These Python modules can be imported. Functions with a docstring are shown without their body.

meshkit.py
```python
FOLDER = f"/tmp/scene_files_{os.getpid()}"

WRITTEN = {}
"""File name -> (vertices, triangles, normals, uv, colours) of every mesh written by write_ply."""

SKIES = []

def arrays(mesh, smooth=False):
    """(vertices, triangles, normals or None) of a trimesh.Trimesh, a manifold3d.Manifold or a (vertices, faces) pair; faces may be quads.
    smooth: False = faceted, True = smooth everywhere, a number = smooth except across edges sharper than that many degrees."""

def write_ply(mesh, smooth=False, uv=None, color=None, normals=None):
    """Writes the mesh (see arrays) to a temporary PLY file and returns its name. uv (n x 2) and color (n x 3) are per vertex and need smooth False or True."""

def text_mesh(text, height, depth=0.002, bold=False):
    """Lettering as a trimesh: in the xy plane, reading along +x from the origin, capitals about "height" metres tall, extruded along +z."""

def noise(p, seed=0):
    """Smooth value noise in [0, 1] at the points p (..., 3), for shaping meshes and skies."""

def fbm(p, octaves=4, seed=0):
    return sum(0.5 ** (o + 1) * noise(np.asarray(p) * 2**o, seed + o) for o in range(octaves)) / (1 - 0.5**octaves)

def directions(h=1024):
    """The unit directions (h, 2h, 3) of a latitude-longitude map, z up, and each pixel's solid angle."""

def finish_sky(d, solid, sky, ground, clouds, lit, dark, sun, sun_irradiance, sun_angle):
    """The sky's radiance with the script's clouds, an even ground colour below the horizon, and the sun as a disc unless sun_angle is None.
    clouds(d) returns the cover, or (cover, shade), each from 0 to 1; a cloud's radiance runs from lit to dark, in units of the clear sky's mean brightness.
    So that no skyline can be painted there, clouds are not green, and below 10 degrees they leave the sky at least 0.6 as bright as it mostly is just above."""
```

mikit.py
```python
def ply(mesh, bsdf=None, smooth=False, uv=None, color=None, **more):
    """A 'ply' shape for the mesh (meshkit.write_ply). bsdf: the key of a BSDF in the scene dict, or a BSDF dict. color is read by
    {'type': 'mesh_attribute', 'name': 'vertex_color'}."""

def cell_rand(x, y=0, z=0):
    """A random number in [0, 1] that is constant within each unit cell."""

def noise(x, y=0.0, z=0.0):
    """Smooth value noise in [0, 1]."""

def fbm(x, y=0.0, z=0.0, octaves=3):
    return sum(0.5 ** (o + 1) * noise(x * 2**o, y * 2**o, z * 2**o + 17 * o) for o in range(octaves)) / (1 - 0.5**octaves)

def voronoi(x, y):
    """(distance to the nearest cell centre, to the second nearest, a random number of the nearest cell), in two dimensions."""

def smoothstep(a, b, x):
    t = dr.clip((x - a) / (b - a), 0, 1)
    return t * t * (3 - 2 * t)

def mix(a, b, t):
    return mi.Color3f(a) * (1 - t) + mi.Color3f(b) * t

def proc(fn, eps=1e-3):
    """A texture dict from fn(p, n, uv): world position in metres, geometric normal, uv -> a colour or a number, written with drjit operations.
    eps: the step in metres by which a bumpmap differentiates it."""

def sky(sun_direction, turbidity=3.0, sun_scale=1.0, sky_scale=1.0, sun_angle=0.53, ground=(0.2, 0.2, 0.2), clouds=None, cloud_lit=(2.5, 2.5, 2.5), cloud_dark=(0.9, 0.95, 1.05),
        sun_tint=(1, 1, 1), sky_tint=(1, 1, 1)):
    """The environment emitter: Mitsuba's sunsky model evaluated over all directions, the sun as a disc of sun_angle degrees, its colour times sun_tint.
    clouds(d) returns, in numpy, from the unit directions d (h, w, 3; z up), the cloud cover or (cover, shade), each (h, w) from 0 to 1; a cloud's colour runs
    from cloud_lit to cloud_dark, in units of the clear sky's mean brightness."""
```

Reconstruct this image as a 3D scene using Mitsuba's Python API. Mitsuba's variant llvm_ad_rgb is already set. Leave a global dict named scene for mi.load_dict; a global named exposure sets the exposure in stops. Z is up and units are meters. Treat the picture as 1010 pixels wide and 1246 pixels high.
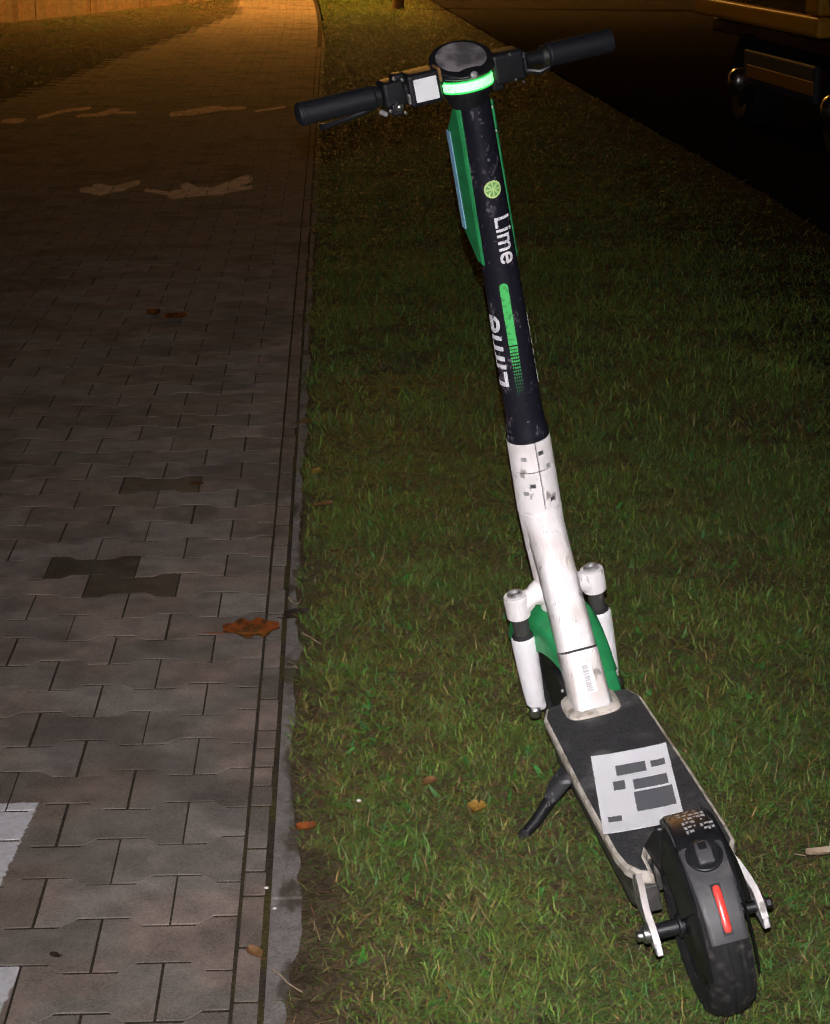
import math, random
import numpy as np, trimesh, mitsuba as mi, drjit as dr, mikit, meshkit
from mikit import proc, noise, fbm, voronoi, smoothstep, mix
from shapely.geometry import Polygon
T = mi.ScalarTransform4f
rng = np.random.default_rng(7)
random.seed(7)
A_ = np.array
scene, labels = {'type': 'scene'}, {}

# ---------------------------------------------------------------- camera, sky, lamps, exposure
EYE, UP, LOOK = A_([0.1565, 0, 1.44]), A_([0.01386, 0.27757, 0.96061]), A_([0.03582, 0.95994, -0.27790])
scene['camera'] = {'type': 'perspective', 'fov': 2 * math.degrees(math.atan(505 / 2573.37)), 'fov_axis': 'x', 'near_clip': 0.05, 'far_clip': 3000.0,
                   'to_world': T().look_at(origin=EYE.tolist(), target=(EYE + LOOK).tolist(), up=UP.tolist())}
exposure = 0.0
# night over a town: a faint sky, tinted by the sodium lamps below it
scene['sky'] = mikit.sky([0.3, -0.9, 0.12], turbidity=6, sun_scale=0.0, sky_scale=0.0058, sky_tint=(1.50, 0.64, 0.24))
# the photograph is a flash photograph: the flash stands a hand above the lens, its beam falls off towards the corners
FLASH = 55.0
scene['camera_flash'] = {'type': 'spot', 'to_world': T().look_at(origin=[0.155, 0.02, 1.50], target=[0.45, 3.95, 0.0], up=[0, 0, 1]),
                         'intensity': {'type': 'rgb', 'value': [FLASH, FLASH * 0.95, FLASH * 0.97]}, 'cutoff_angle': 27.0, 'beam_width': 2.0}
SODIUM = (1.0, 0.46, 0.085)
SODIUM_POWER = 4600.0
LED_GREEN = (0.30, 2.4, 0.40)

# ---------------------------------------------------------------- materials
def mat(name, color, rough=0.6, metal=0.0, spec=0.5, coat=0.0, bump=None, two=True):
    c = {'type': 'rgb', 'value': list(map(float, color))} if isinstance(color, (tuple, list)) else color
    b = {'type': 'principled', 'base_color': c, 'roughness': rough, 'metallic': metal, 'specular': spec, 'clearcoat': coat}
    if bump:
        b = {'type': 'bumpmap', 'arbitrary': bump[0], 'scale': bump[1], 'bsdf': b}
    scene[name] = {'type': 'twosided', 'bsdf': b} if two else b

def paint_near(p):      # the corner of a painted marking, worn at its edges
    w = 0.005 * (noise(p.x * 160, p.y * 160) - 0.5)
    e = -0.348 - (3.252 - p.y) * 0.063 + w
    a = smoothstep(0, 0.004, e - p.x) * smoothstep(0, 0.004, 3.268 + w - p.y) * smoothstep(0, 0.004, p.y - 2.86)
    e2 = -0.294 - (2.721 - p.y) * 0.095 + w
    b = smoothstep(0, 0.004, e2 - p.x) * smoothstep(0, 0.004, 2.705 + w - p.y)
    return dr.maximum(a, b) * (0.86 + 0.14 * smoothstep(0.3, 0.6, noise(p.x * 150, p.y * 150)))

SYMBOLS = [  # worn strokes of two painted symbols: x, y, x, y, half width across, half length along
    (-1.15, 11.10, -1.04, 10.98, .012, .07), (-1.04, 10.98, -0.90, 11.33, .014, .09), (-1.10, 11.24, -1.00, 11.10, .012, .06), (-1.06, 11.02, -0.97, 11.12, .03, .09),
    (-0.82, 11.06, -0.66, 10.86, .008, .045), (-0.66, 10.88, -0.52, 10.98, .024, .12), (-0.63, 11.22, -0.55, 11.0, .016, .08), (-0.52, 10.98, -0.43, 10.98, .022, .10),
    (-0.45, 11.02, -0.32, 11.45, .022, .13), (-0.40, 11.0, -0.29, 11.12, .012, .06),
    (-2.07, 14.73, -2.00, 14.73, .03, .12), (-1.88, 15.0, -1.76, 15.45, .014, .10), (-1.76, 15.45, -1.62, 15.60, .014, .09), (-1.62, 15.05, -1.48, 15.15, .013, .08),
    (-1.48, 15.15, -1.42, 15.45, .03, .10), (-1.42, 15.30, -1.25, 15.25, .008, .06), (-0.97, 15.15, -0.88, 15.20, .02, .12), (-0.86, 15.25, -0.70, 15.50, .034, .16), (-0.70, 15.50, -0.50, 15.55, .016, .08), (-0.40, 15.3, -0.2, 15.6, .006, .05)]
def paint_far(p):
    d = mi.Float(9.0)
    for x0, y0, x1, y1, wx, wy in SYMBOLS:
        ax, ay, bx, by = x0 / wx, y0 / wy, x1 / wx, y1 / wy
        qx, qy, ex, ey = p.x / wx - ax, p.y / wy - ay, bx - ax, by - ay
        t = dr.clip((qx * ex + qy * ey) / (ex * ex + ey * ey), 0, 1)
        d = dr.minimum(d, dr.sqrt(dr.square(qx - t * ex) + dr.square(qy - t * ey)))
    wear = smoothstep(0.25, 0.6, noise(p.x * 40, p.y * 12))
    return (1 - smoothstep(1.2, 1.8, d)) * (0.70 + 0.30 * wear)

def concrete(tone, paint=None):
    def fn(p, n, uv):
        m = fbm(p.x * 22, p.y * 22, p.z * 22, 3)
        g = noise(p.x * 420, p.y * 420)
        blot = fbm(p.x * 5 + 9, p.y * 5, 0, 3)
        k = 0.66 + 0.62 * m + 0.40 * (g - 0.5)
        k = k * (0.72 + 0.28 * smoothstep(0.30, 0.46, blot))
        c = mix((tone[0] * 0.97, tone[1], tone[2] * 0.99), (tone[0] * 1.08, tone[1], tone[2] * 0.95), smoothstep(0.35, 0.65, noise(p.x * 9, p.y * 9, 4.0))) * k
        if paint:
            c = mix(c, (0.66, 0.66, 0.68) if paint is paint_near else (0.86, 0.62, 0.42), paint(p))
        return c
    return proc(fn)
def rough_stone(p, n, uv):
    return noise(p.x * 350, p.y * 350, p.z * 350) + 0.6 * noise(p.x * 120, p.y * 120)
BUMP = proc(rough_stone, 4e-4)
TONES = [(.226, .194, .172), (.198, .169, .149), (.252, .218, .196), (.218, .180, .160)]
for i, t in enumerate(TONES):
    mat(f'paver_{"abcd"[i]}', concrete(t), 0.85, spec=0.25, bump=(BUMP, 0.0012))
mat('paver_dark', concrete((.085, .074, .058)), 0.8, spec=0.3, bump=(BUMP, 0.0012))
mat('paver_worn', concrete((.125, .105, .080)), 0.8, spec=0.3, bump=(BUMP, 0.0012))
mat('paver_painted', concrete(TONES[1], paint_near), 0.8, spec=0.25, bump=(BUMP, 0.0010))
mat('paver_far', concrete((.222, .178, .146), paint_far), 0.9, spec=0.2)
def kerb_fn(p, n, uv):
    m = fbm(p.x * 26, p.y * 9, p.z * 26, 4)
    c = mix((.17, .155, .145), (.23, .21, .20), noise(p.x * 60, p.y * 60, 3.0)) * (0.75 + 0.5 * noise(p.x * 380, p.y * 380))
    return mix(c, (.052, .040, .026), 0.8 * smoothstep(0.50, 0.70, m + 1.6 * (p.x - 0.062)))
mat('kerb_stone', proc(kerb_fn), 0.85, spec=0.25, bump=(BUMP, 0.0014))
def joint(p, n, uv):
    m = noise(p.x * 30, p.y * 14)
    moss = smoothstep(-0.02, 0.02, p.x) * smoothstep(0.35, 0.7, m)
    return mix((.046, .037, .029), (.065, .055, .022), moss) * (0.6 + 0.8 * noise(p.x * 300, p.y * 300))
mat('joint_sand', proc(joint), 0.95, spec=0.1)
def soil(p, n, uv):
    m = fbm(p.x * 30, p.y * 30, 0, 3)
    g = noise(p.x * 260, p.y * 260)
    c = mix((.045, .033, .020), (.110, .080, .050), m)
    c = mix(c, (.016, .014, .012), smoothstep(1.15, 1.95, p.x + 0.5 * (m - 0.5)))      # fade into unlit darkness towards the road, painted into the soil colour
    return c * (0.5 + 0.9 * g)
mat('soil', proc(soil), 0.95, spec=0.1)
mat('grass_blade', {'type': 'mesh_attribute', 'name': 'vertex_color'}, 0.55, spec=0.28)
mat('asphalt', proc(lambda p, n, uv: mi.Color3f(.017, .015, .014) * (0.5 + noise(p.x * 60, p.y * 60))), 0.95, spec=0.0)
mat('wall_concrete', concrete((.46, .34, .24)), 0.9, spec=0.2)

def worn_white(p, n, uv):
    sc = smoothstep(0.66, 0.78, fbm(p.x * 70, p.y * 70, p.z * 26, 4))
    dirt = smoothstep(0.45, 0.8, fbm(p.x * 14, p.y * 14, p.z * 14, 3))
    c = mix((.80, .77, .76), (.60, .53, .48), dirt * 0.8)
    c = mix(c, (.30, .26, .23), 0.7 * smoothstep(0.80, 0.90, noise(p.x * 500 + p.z * 60, p.y * 500, p.z * 45)) * smoothstep(0.45, 0.6, noise(p.x * 25, p.y * 25, p.z * 25)))
    return mix(c, (.20, .17, .15), sc * 0.8)
mat('white_paint', proc(worn_white), 0.38, spec=0.5)
mat('white_plain', (.80, .79, .80), 0.4)
def dirty_white(p, n, uv):
    return mix((.62, .57, .50), (.28, .24, .19), smoothstep(0.4, 0.75, fbm(p.x * 60, p.y * 60, p.z * 60, 3)))
mat('worn_rim', proc(dirty_white), 0.5)
def scuffed_black(p, n, uv):
    a = smoothstep(0.55, 0.70, fbm(p.x * 60, p.y * 60, p.z * 26, 5)) * smoothstep(0.40, 0.7, noise(p.x * 330, p.y * 330, p.z * 200))
    b = smoothstep(0.90, 0.95, noise(p.x * 260, p.y * 260, p.z * 200))
    return mix((.011, .011, .017), (.17, .15, .17), dr.clip(a * 0.7 + b * 0.7, 0, 1))
mat('black_tube', proc(scuffed_black), 0.32, spec=0.5)
mat('black_plastic', proc(lambda p, n, uv: mi.Color3f(.011, .011, .013) * (0.6 + 0.8 * fbm(p.x * 60, p.y * 60, p.z * 60, 2))), 0.42)
mat('black_rubber', proc(lambda p, n, uv: mix((.018, .018, .019), (.055, .05, .045), smoothstep(0.5, 0.8, fbm(p.x * 80, p.y * 80, p.z * 80, 3)))), 0.75, spec=0.3)
mat('grip_rubber', (.009, .010, .014), 0.6, spec=0.4)
def fender_grey(p, n, uv):
    return mix((.050, .050, .053), (.105, .10, .10), smoothstep(0.5, 0.85, fbm(p.x * 35, p.y * 35, p.z * 35, 4)))
mat('grey_plastic', proc(fender_grey), 0.5)
def deck_mat_fn(p, n, uv):
    w = smoothstep(0.52, 0.78, fbm(p.x * 18, p.y * 18, p.z * 18, 4))
    g = noise(p.x * 500, p.y * 500, p.z * 500)
    return mix((.040, .040, .042), (.125, .122, .120), w) * (0.5 + g)
mat('deck_grip', proc(deck_mat_fn), 0.85, spec=0.3)
mat('deck_frame', proc(lambda p, n, uv: mix((.045, .043, .040), (.14, .13, .12), smoothstep(0.5, 0.8, fbm(p.x * 40, p.y * 40, p.z * 40, 3)))), 0.5)
mat('green_plastic', proc(lambda p, n, uv: mi.Color3f(.020, .235, .075) * (0.7 + 0.6 * fbm(p.x * 40, p.y * 40, p.z * 40, 2))), 0.45)
mat('blue_reflector', (.22, .44, .58), 0.4)
mat('print_green', proc(lambda p, n, uv: mix((.07, .50, .12), (.05, .32, .09), smoothstep(0.6, 0.8, noise(p.x * 200, p.y * 200, p.z * 200)))), 0.45)
mat('print_lime', (.48, .68, .26), 0.5)
mat('print_leaf', (.20, .46, .13), 0.5)
mat('print_white', proc(lambda p, n, uv: mix((.74, .74, .76), (.25, .25, .27), smoothstep(0.78, 0.86, noise(p.x * 300, p.y * 300, p.z * 300)))), 0.5)
mat('print_grey', (.30, .30, .30), 0.6)
mat('print_dark', (.06, .06, .065), 0.6)
mat('sheet_print', (.14, .145, .16), 0.7)
mat('paper_white', (.90, .91, .93), 0.7, spec=0.3)
mat('steel', (.62, .62, .62), 0.33, metal=1.0)
mat('dull_steel', proc(lambda p, n, uv: mix((.50, .50, .50), (.16, .15, .14), smoothstep(0.45, 0.7, fbm(p.x * 90, p.y * 90, p.z * 90, 3)))), 0.5, metal=0.6)
mat('stand_steel', proc(lambda p, n, uv: mix((.055, .055, .06), (.22, .22, .23), smoothstep(0.55, 0.75, fbm(p.x * 90, p.y * 90, p.z * 90, 3)))), 0.45, metal=0.3)
mat('red_lens', (.72, .05, .035), 0.25, coat=0.6)
mat('screen', proc(lambda p, n, uv: mix((.10, .095, .10), (.27, .25, .26), smoothstep(0.4, 0.75, fbm(p.x * 45, p.y * 45, p.z * 45, 3)))), 0.22, coat=0.8)  # patchy greys stand for reflections, painted into the display colour
mat('amber', (.24, .13, .05), 0.4)
mat('leaf_orange', proc(lambda p, n, uv: mix((.25, .062, .010), (.075, .026, .010), smoothstep(0.35, 0.7, fbm(p.x * 55, p.y * 55, 0, 3)))), 0.6)
mat('leaf_yellow', (.26, .15, .025), 0.6)
mat('leaf_brown', (.17, .085, .03), 0.7)
mat('leaf_dark', (.028, .018, .014), 0.7)
mat('twig_pale', (.38, .29, .20), 0.7)
mat('pebble_white', (.6, .58, .55), 0.6)
mat('truck_yellow', (.80, .36, .012), 0.5)
mat('truck_dark', (.020, .014, .016), 0.6)
mat('truck_grey', (.045, .045, .05), 0.7)
mat('stripe_worn', (.36, .13, .006), 0.6)
mat('truck_white', (.42, .41, .43), 0.6)
mat('truck_chrome', (.95, .88, .84), 0.34, metal=1.0)
mat('post_paint', proc(lambda p, n, uv: mi.Color3f(.26, .17, .10) * (0.8 + 0.4 * noise(p.x * 30, p.y * 30, p.z * 30))), 0.6)

# ---------------------------------------------------------------- helpers
def key_for(base):
    if base not in scene and base not in labels:
        return base
    n = 1
    while f'{base}_{n:03d}' in scene or f'{base}_{n:03d}' in labels:
        n += 1
    return f'{base}_{n:03d}'
def obj(name, mesh, m, parent=None, smooth=30, label=None, kind=None, frame=None, **kw):
    key = key_for((parent + '__' if parent else '') + name)
    if frame is not None:
        v, f = (mesh.vertices, mesh.faces) if hasattr(mesh, 'vertices') else mesh
        mesh = trimesh.Trimesh(frame(np.asarray(v)), f, process=False)
    scene[key] = mikit.ply(mesh, m, smooth=smooth, **kw)
    d = {}
    if label: d['label'] = label
    if kind: d['kind'] = kind
    if d: labels[key] = d
    return key
def thing(name, label, cat, group=None):
    key = key_for(name)
    labels[key] = {'label': label, 'category': cat}
    if group: labels[key]['group'] = group
    return key
def whole(name, mesh, m, label, cat, group=None, **kw):
    key = obj(name, mesh, m, **kw)
    labels[key] = {'label': label, 'category': cat}
    if group: labels[key]['group'] = group
    return key
def cat(*ms):
    return trimesh.util.concatenate([m for m in ms if m is not None])
SPH = trimesh.creation.icosphere(1, 1.0).vertices
def hull(pts):        # convex hull of spheres (x, y, z, r)
    return trimesh.Trimesh(np.vstack([SPH * p[3] + A_(p[:3]) for p in pts])).convex_hull
def rbox(lo, hi, r=0.003):
    lo, hi = A_(lo, float), A_(hi, float)
    r = min(r, *(0.49 * (hi - lo)))
    return hull([(x, y, z, r) for x in (lo[0] + r, hi[0] - r) for y in (lo[1] + r, hi[1] - r) for z in (lo[2] + r, hi[2] - r)])
def basis(d):
    d = d / np.linalg.norm(d)
    a = np.cross(d, [0, 0, 1.0] if abs(d[2]) < 0.9 else [1.0, 0, 0]); a /= np.linalg.norm(a)
    return a, np.cross(d, a), d
def lathe(p0, p1, prof, n=28):   # prof: (t along p0-p1 in metres, radius)
    p0, p1 = A_(p0, float), A_(p1, float); a, b, d = basis(p1 - p0)
    th = np.arange(n) / n * 2 * np.pi
    v, f = [], []
    for t, r in prof:
        v.append(p0 + d * t + r * (np.cos(th)[:, None] * a + np.sin(th)[:, None] * b))
    k = len(prof)
    for i in range(k - 1):
        for j in range(n):
            q = (j + 1) % n
            f += [[i * n + j, i * n + q, (i + 1) * n + q], [i * n + j, (i + 1) * n + q, (i + 1) * n + j]]
    v += [p0[None] + d * prof[0][0], p0[None] + d * prof[-1][0]]
    c0, c1 = k * n, k * n + 1
    for j in range(n):
        q = (j + 1) % n
        f += [[c0, q, j], [c1, (k - 1) * n + j, (k - 1) * n + q]]
    return trimesh.Trimesh(np.vstack(v), f, process=False)
def rod(p0, p1, r, n=20, b=0.0012, r1=None):
    L = np.linalg.norm(A_(p1, float) - A_(p0, float)); r1 = r if r1 is None else r1
    return lathe(p0, p1, [(0, r - b), (b, r), (L - b, r1), (L, r1 - b)], n)
def loft(sections):   # list of (n, 3) rings with equal n
    n, k = len(sections[0]), len(sections)
    v = np.vstack(sections + [np.mean(sections[0], 0)[None], np.mean(sections[-1], 0)[None]])
    f = []
    for i in range(k - 1):
        for j in range(n):
            q = (j + 1) % n
            f += [[i * n + j, i * n + q, (i + 1) * n + q], [i * n + j, (i + 1) * n + q, (i + 1) * n + j]]
    for j in range(n):
        q = (j + 1) % n
        f += [[k * n, q, j], [k * n + 1, (k - 1) * n + j, (k - 1) * n + q]]
    m = trimesh.Trimesh(v, f, process=False); trimesh.repair.fix_normals(m)
    return m
def sweep(path, radii, n=8):
    path = A_(path, float); t = np.gradient(path, axis=0); rings = []
    a = basis(t[0])[0]
    for p, d, r in zip(path, t, np.broadcast_to(radii, len(path))):
        d = d / np.linalg.norm(d); a = a - d * (a @ d); a /= np.linalg.norm(a); b = np.cross(d, a)
        th = np.arange(n) / n * 2 * np.pi
        rings.append(p + r * (np.cos(th)[:, None] * a + np.sin(th)[:, None] * b))
    return loft(rings)
def plate(poly, z0, z1, ch=0.0):      # extruded polygon with an inward chamfer at its top, x y outline
    P = Polygon(poly)
    m = trimesh.creation.extrude_polygon(P, z1 - z0 - ch, engine='earcut'); m.apply_translation([0, 0, z0])
    if ch:
        c = len(poly); q = A_(P.exterior.coords)[:-1]; q = q[::1] if P.exterior.is_ccw else q[::-1]
        nx = np.roll(q, -1, 0) - q; nx = np.stack([-nx[:, 1], nx[:, 0]], 1); nx /= np.linalg.norm(nx, axis=1, keepdims=True)
        mit = nx + np.roll(nx, 1, 0); mit /= (np.linalg.norm(mit, axis=1, keepdims=True) ** 2) / 2 + 1e-9
        inner = q + mit * ch
        v = np.vstack([np.c_[q, np.full(c, z1 - ch)], np.c_[inner, np.full(c, z1)]]); f = []
        for j in range(c):
            k = (j + 1) % c; f += [[j, k, c + k], [j, c + k, c + j]]
        cap = trimesh.creation.triangulate_polygon(Polygon(inner), engine='earcut')
        top = trimesh.Trimesh(np.c_[cap[0], np.full(len(cap[0]), z1)], cap[1], process=False)
        keep = ~((m.triangles_center[:, 2] > z1 - ch - 1e-7))
        m.update_faces(keep); trimesh.repair.fix_normals(top)
        if top.face_normals[0][2] < 0: top.invert()
        m = cat(m, trimesh.Trimesh(v, f, process=False), top)
    return m

# ---------------------------------------------------------------- the setting: path, lawn, road
PITCH, ROW0 = 0.1389, 2.6213
def on_mesh(name, m, mt, **kw):
    return obj(name, m, mt, kind='structure', smooth=False, **kw)
def grid(x0, x1, y0, y1, sx, sy, zf):
    xs, ys = np.linspace(x0, x1, int((x1 - x0) / sx) + 2), np.linspace(y0, y1, int((y1 - y0) / sy) + 2)
    X, Y = np.meshgrid(xs, ys); v = np.c_[X.ravel(), Y.ravel(), zf(X.ravel(), Y.ravel())]
    nx, ny = len(xs), len(ys); i, j = np.meshgrid(np.arange(nx - 1), np.arange(ny - 1)); k = (j * nx + i).ravel()
    return v, np.vstack([np.c_[k, k + 1, k + nx + 1], np.c_[k, k + nx + 1, k + nx]])
# path base (the dark joints) with its pavers as children
def bend(y):          # far away the path bends to the left
    return -0.0011 * np.maximum(y - 22, 0) ** 2
def left_edge(y):
    return np.interp(y, [0, 12, 16.5, 18.1, 21.8, 26, 28.6, 33, 46], [-2.8, -2.75, -2.40, -2.22, -1.88, -1.46, -1.18, -1.2, -2.2])
pv, pf = [], []
ys = np.r_[np.arange(0.5, 22, 2.0), np.arange(22, 46.5, 0.8)]
for y in ys: pv += [[left_edge(y) + .004, y, -0.0011], [0.046 + bend(y), y, -0.0011]]
for i in range(len(ys) - 1): pf += [[2 * i, 2 * i + 1, 2 * i + 3], [2 * i, 2 * i + 3, 2 * i + 2]]
on_mesh('path', trimesh.Trimesh(pv, pf, process=False), 'joint_sand')
def block_outline(x0, x1):       # one double-T paver, or the half of it at the kerb, in rows of 0.139 m
    up = [(-.1, .0825), (-.057, .0825), (-.036, .0565), (.036, .0565), (.057, .0825), (.1, .0825)]
    pts = [(x, y) for x, y in up if x0 - 1e-9 <= x <= x1 + 1e-9]
    if x1 < .099: pts = pts + [(x1, .0565)]
    P = Polygon(pts + [(x, -y) for x, y in pts[::-1]]).buffer(-.0019, join_style=2)
    return [(x, y * .981) for x, y in list(P.exterior.coords)[:-1]]
CH = 0.0007
def block_mesh(x0=-.1, x1=.1, simple=False):
    o = block_outline(x0, x1)
    return plate(o, -0.0078, 0.0, CH)
FULL, HALF = block_mesh(), block_mesh(-.1, 0.0)
cells = []
for r in range(-6, 318):
    cy = ROW0 + r * PITCH + 0.0
    for k in range(0, 17):
        if r % 2 == 0:
            cx, m, q = (-0.2 * k, FULL if k else HALF, -2 * k)
        else:
            cx, m, q = (-0.1 - 0.2 * k, FULL, -1 - 2 * k)
        if cx < left_edge(cy) + 0.09: continue
        cells.append((r, q, cx, cy, m))
# joints of row r lie at -0.1 - 0.2 k for even r: a block between two joints is centred on -0.2 k
def in_view(cx, cy):
    d = A_([cx, cy, 0]) - EYE; z = d @ LOOK; rt = np.cross(LOOK, UP)
    return abs(2573 * (d @ rt) / z) < 660 and -640 < -2573 * (d @ UP) / z < 660
near = [c for c in cells if c[3] > 2.3 and c[3] < 9.0 and in_view(c[2], c[3])][:292]
near_set = {(c[0], c[1]) for c in near}
for r, q, cx, cy, m in near:
    rg = np.random.default_rng(abs(r * 131 + q * 17 + 5))
    mm = m.copy(); a, b, dz = rg.normal(0, .0022, 2).tolist() + [rg.normal(0.0003, .00022)]
    v = mm.vertices.copy(); v[:, 2] += v[:, 0] * a + v[:, 1] * b + dz; v[:, 0] += cx + rg.normal(0, .0006); v[:, 1] += cy + rg.normal(0, .0006)
    mm.vertices = v
    if (r, q) in {(14, -4), (13, -3)}: mt = 'paver_dark'
    elif (r, q) == (19, -3): mt = 'paver_worn'
    elif cx < -0.2 and cy < 3.36: mt = 'paver_painted'
    else: mt = 'paver_' + 'abcd'[rg.choice(4, p=[.4, .22, .16, .22])]
    obj('paver', mm, mt, parent='path', smooth=False)
rest = []
for r, q, cx, cy, m in cells:
    if (r, q) in near_set: continue
    if cy > 16:
        x0, x1 = (-.1, .1) if m is FULL else (-.1, 0)
        mm = trimesh.creation.box(bounds=[[x0 + .003, -.067, -.0078], [x1 - .003, .067, 0]])
    else:
        mm = m.copy()
    rg = np.random.default_rng(abs(r * 131 + q * 17 + 5))
    v = mm.vertices.copy(); v[:, 2] += rg.normal(.0002, .0002); v[:, 0] += cx + bend(cy); v[:, 1] += cy; mm.vertices = v
    rest.append(mm)
obj('paving', cat(*rest), 'paver_far', parent='path', smooth=False, kind='stuff')
# narrow row of cut stones along the pavers, then the kerb
y, i = 1.7, 0
rg = np.random.default_rng(31)
strip_far = []
while y < 22:
    L = rg.choice([.160, .165, .155, .08]); gone = False
    mm = rbox([0.0035, y + .0015, -.0072], [0.0365 + rg.normal(0, .0012), y + L - .0015, float(np.clip(rg.normal(.0002, .0005), -.0004, .001))], .0022)
    if not gone:
        if 2.4 < y < 6.2: obj('edge_stone', mm, 'paver_' + 'abd'[i % 3], parent='path', smooth=False)
        else: strip_far.append(mm)
    y += L + .003; i += 1
obj('edge_stones', cat(*strip_far), 'paver_far', parent='path', smooth=False, kind='stuff')
y, i = 0.9, 0
kerb = obj('kerb', trimesh.creation.box(bounds=[[0.0435, 0.4, -.3], [0.1045, 23, -.009]]), 'joint_sand', smooth=False, kind='structure')
while y < 22.5:
    mm = rbox([0.043, y + .003, -.2], [0.105, y + .997, -.001 + rg.normal(0, .001)], .004)
    obj('kerb_stone', mm, 'kerb_stone', parent='kerb', smooth=False)
    y += 1.0; i += 1

# the lawn: bare soil with bumps, the grass on it is one stuff object
def lawn_edge(y):
    q = np.c_[0 * y + 3, y, 0 * y]
    return np.interp(y, [2.4, 3.3, 4.6, 9], [.074, .068, .052, .050]) + .022 * meshkit.noise(q * [1, 5, 1], 8) + .012 * (meshkit.noise(q * [1, 24, 1], 9) - .5)
def lawn_z(x, y):
    p = np.c_[x, y, 0 * x]
    z = -0.012 + 0.020 * meshkit.fbm(p * [7, 7, 1], 3, 3) + 0.006 * meshkit.noise(p * [40, 40, 1], 5)
    ew = np.clip((lawn_edge(y) + .05 - x) / .05, 0, 1)
    z = z * (1 - ew) + ew * (.0030 + .006 * meshkit.noise(np.c_[x * 40, y * 25, 0 * x], 61))
    for cx, cy in ((.667, 2.558), (.583, 3.43), (.445, 3.092)):
        w = np.exp(-(((x - cx) ** 2 + (y - cy) ** 2) / .05 ** 2) ** 2); z = z * (1 - w) - .001 * w
    return z
def road_edge(y):
    return np.interp(y, [0, 10.8, 15.6, 32.6, 60], [2.42, 2.34, 2.16, 1.62, 1.2])
lv, lf = grid(0.050, 2.9, 1.2, 10, .018, .028, lawn_z)
k = lv[:, 0] < .051; lv[k, 0] = lawn_edge(lv[k, 1]); lv[k, 2] = -.003; lv[:, 0] = np.maximum(lv[:, 0], lawn_edge(lv[:, 1]))
fv, ff = grid(-0.05, 3.0, 9.95, 50, .12, .25, lambda x, y: lawn_z(x, y) - .004)
fv[:, 0] = np.where(fv[:, 0] < .1, fv[:, 0] + .13 + bend(fv[:, 1]), fv[:, 0]); 
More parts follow.
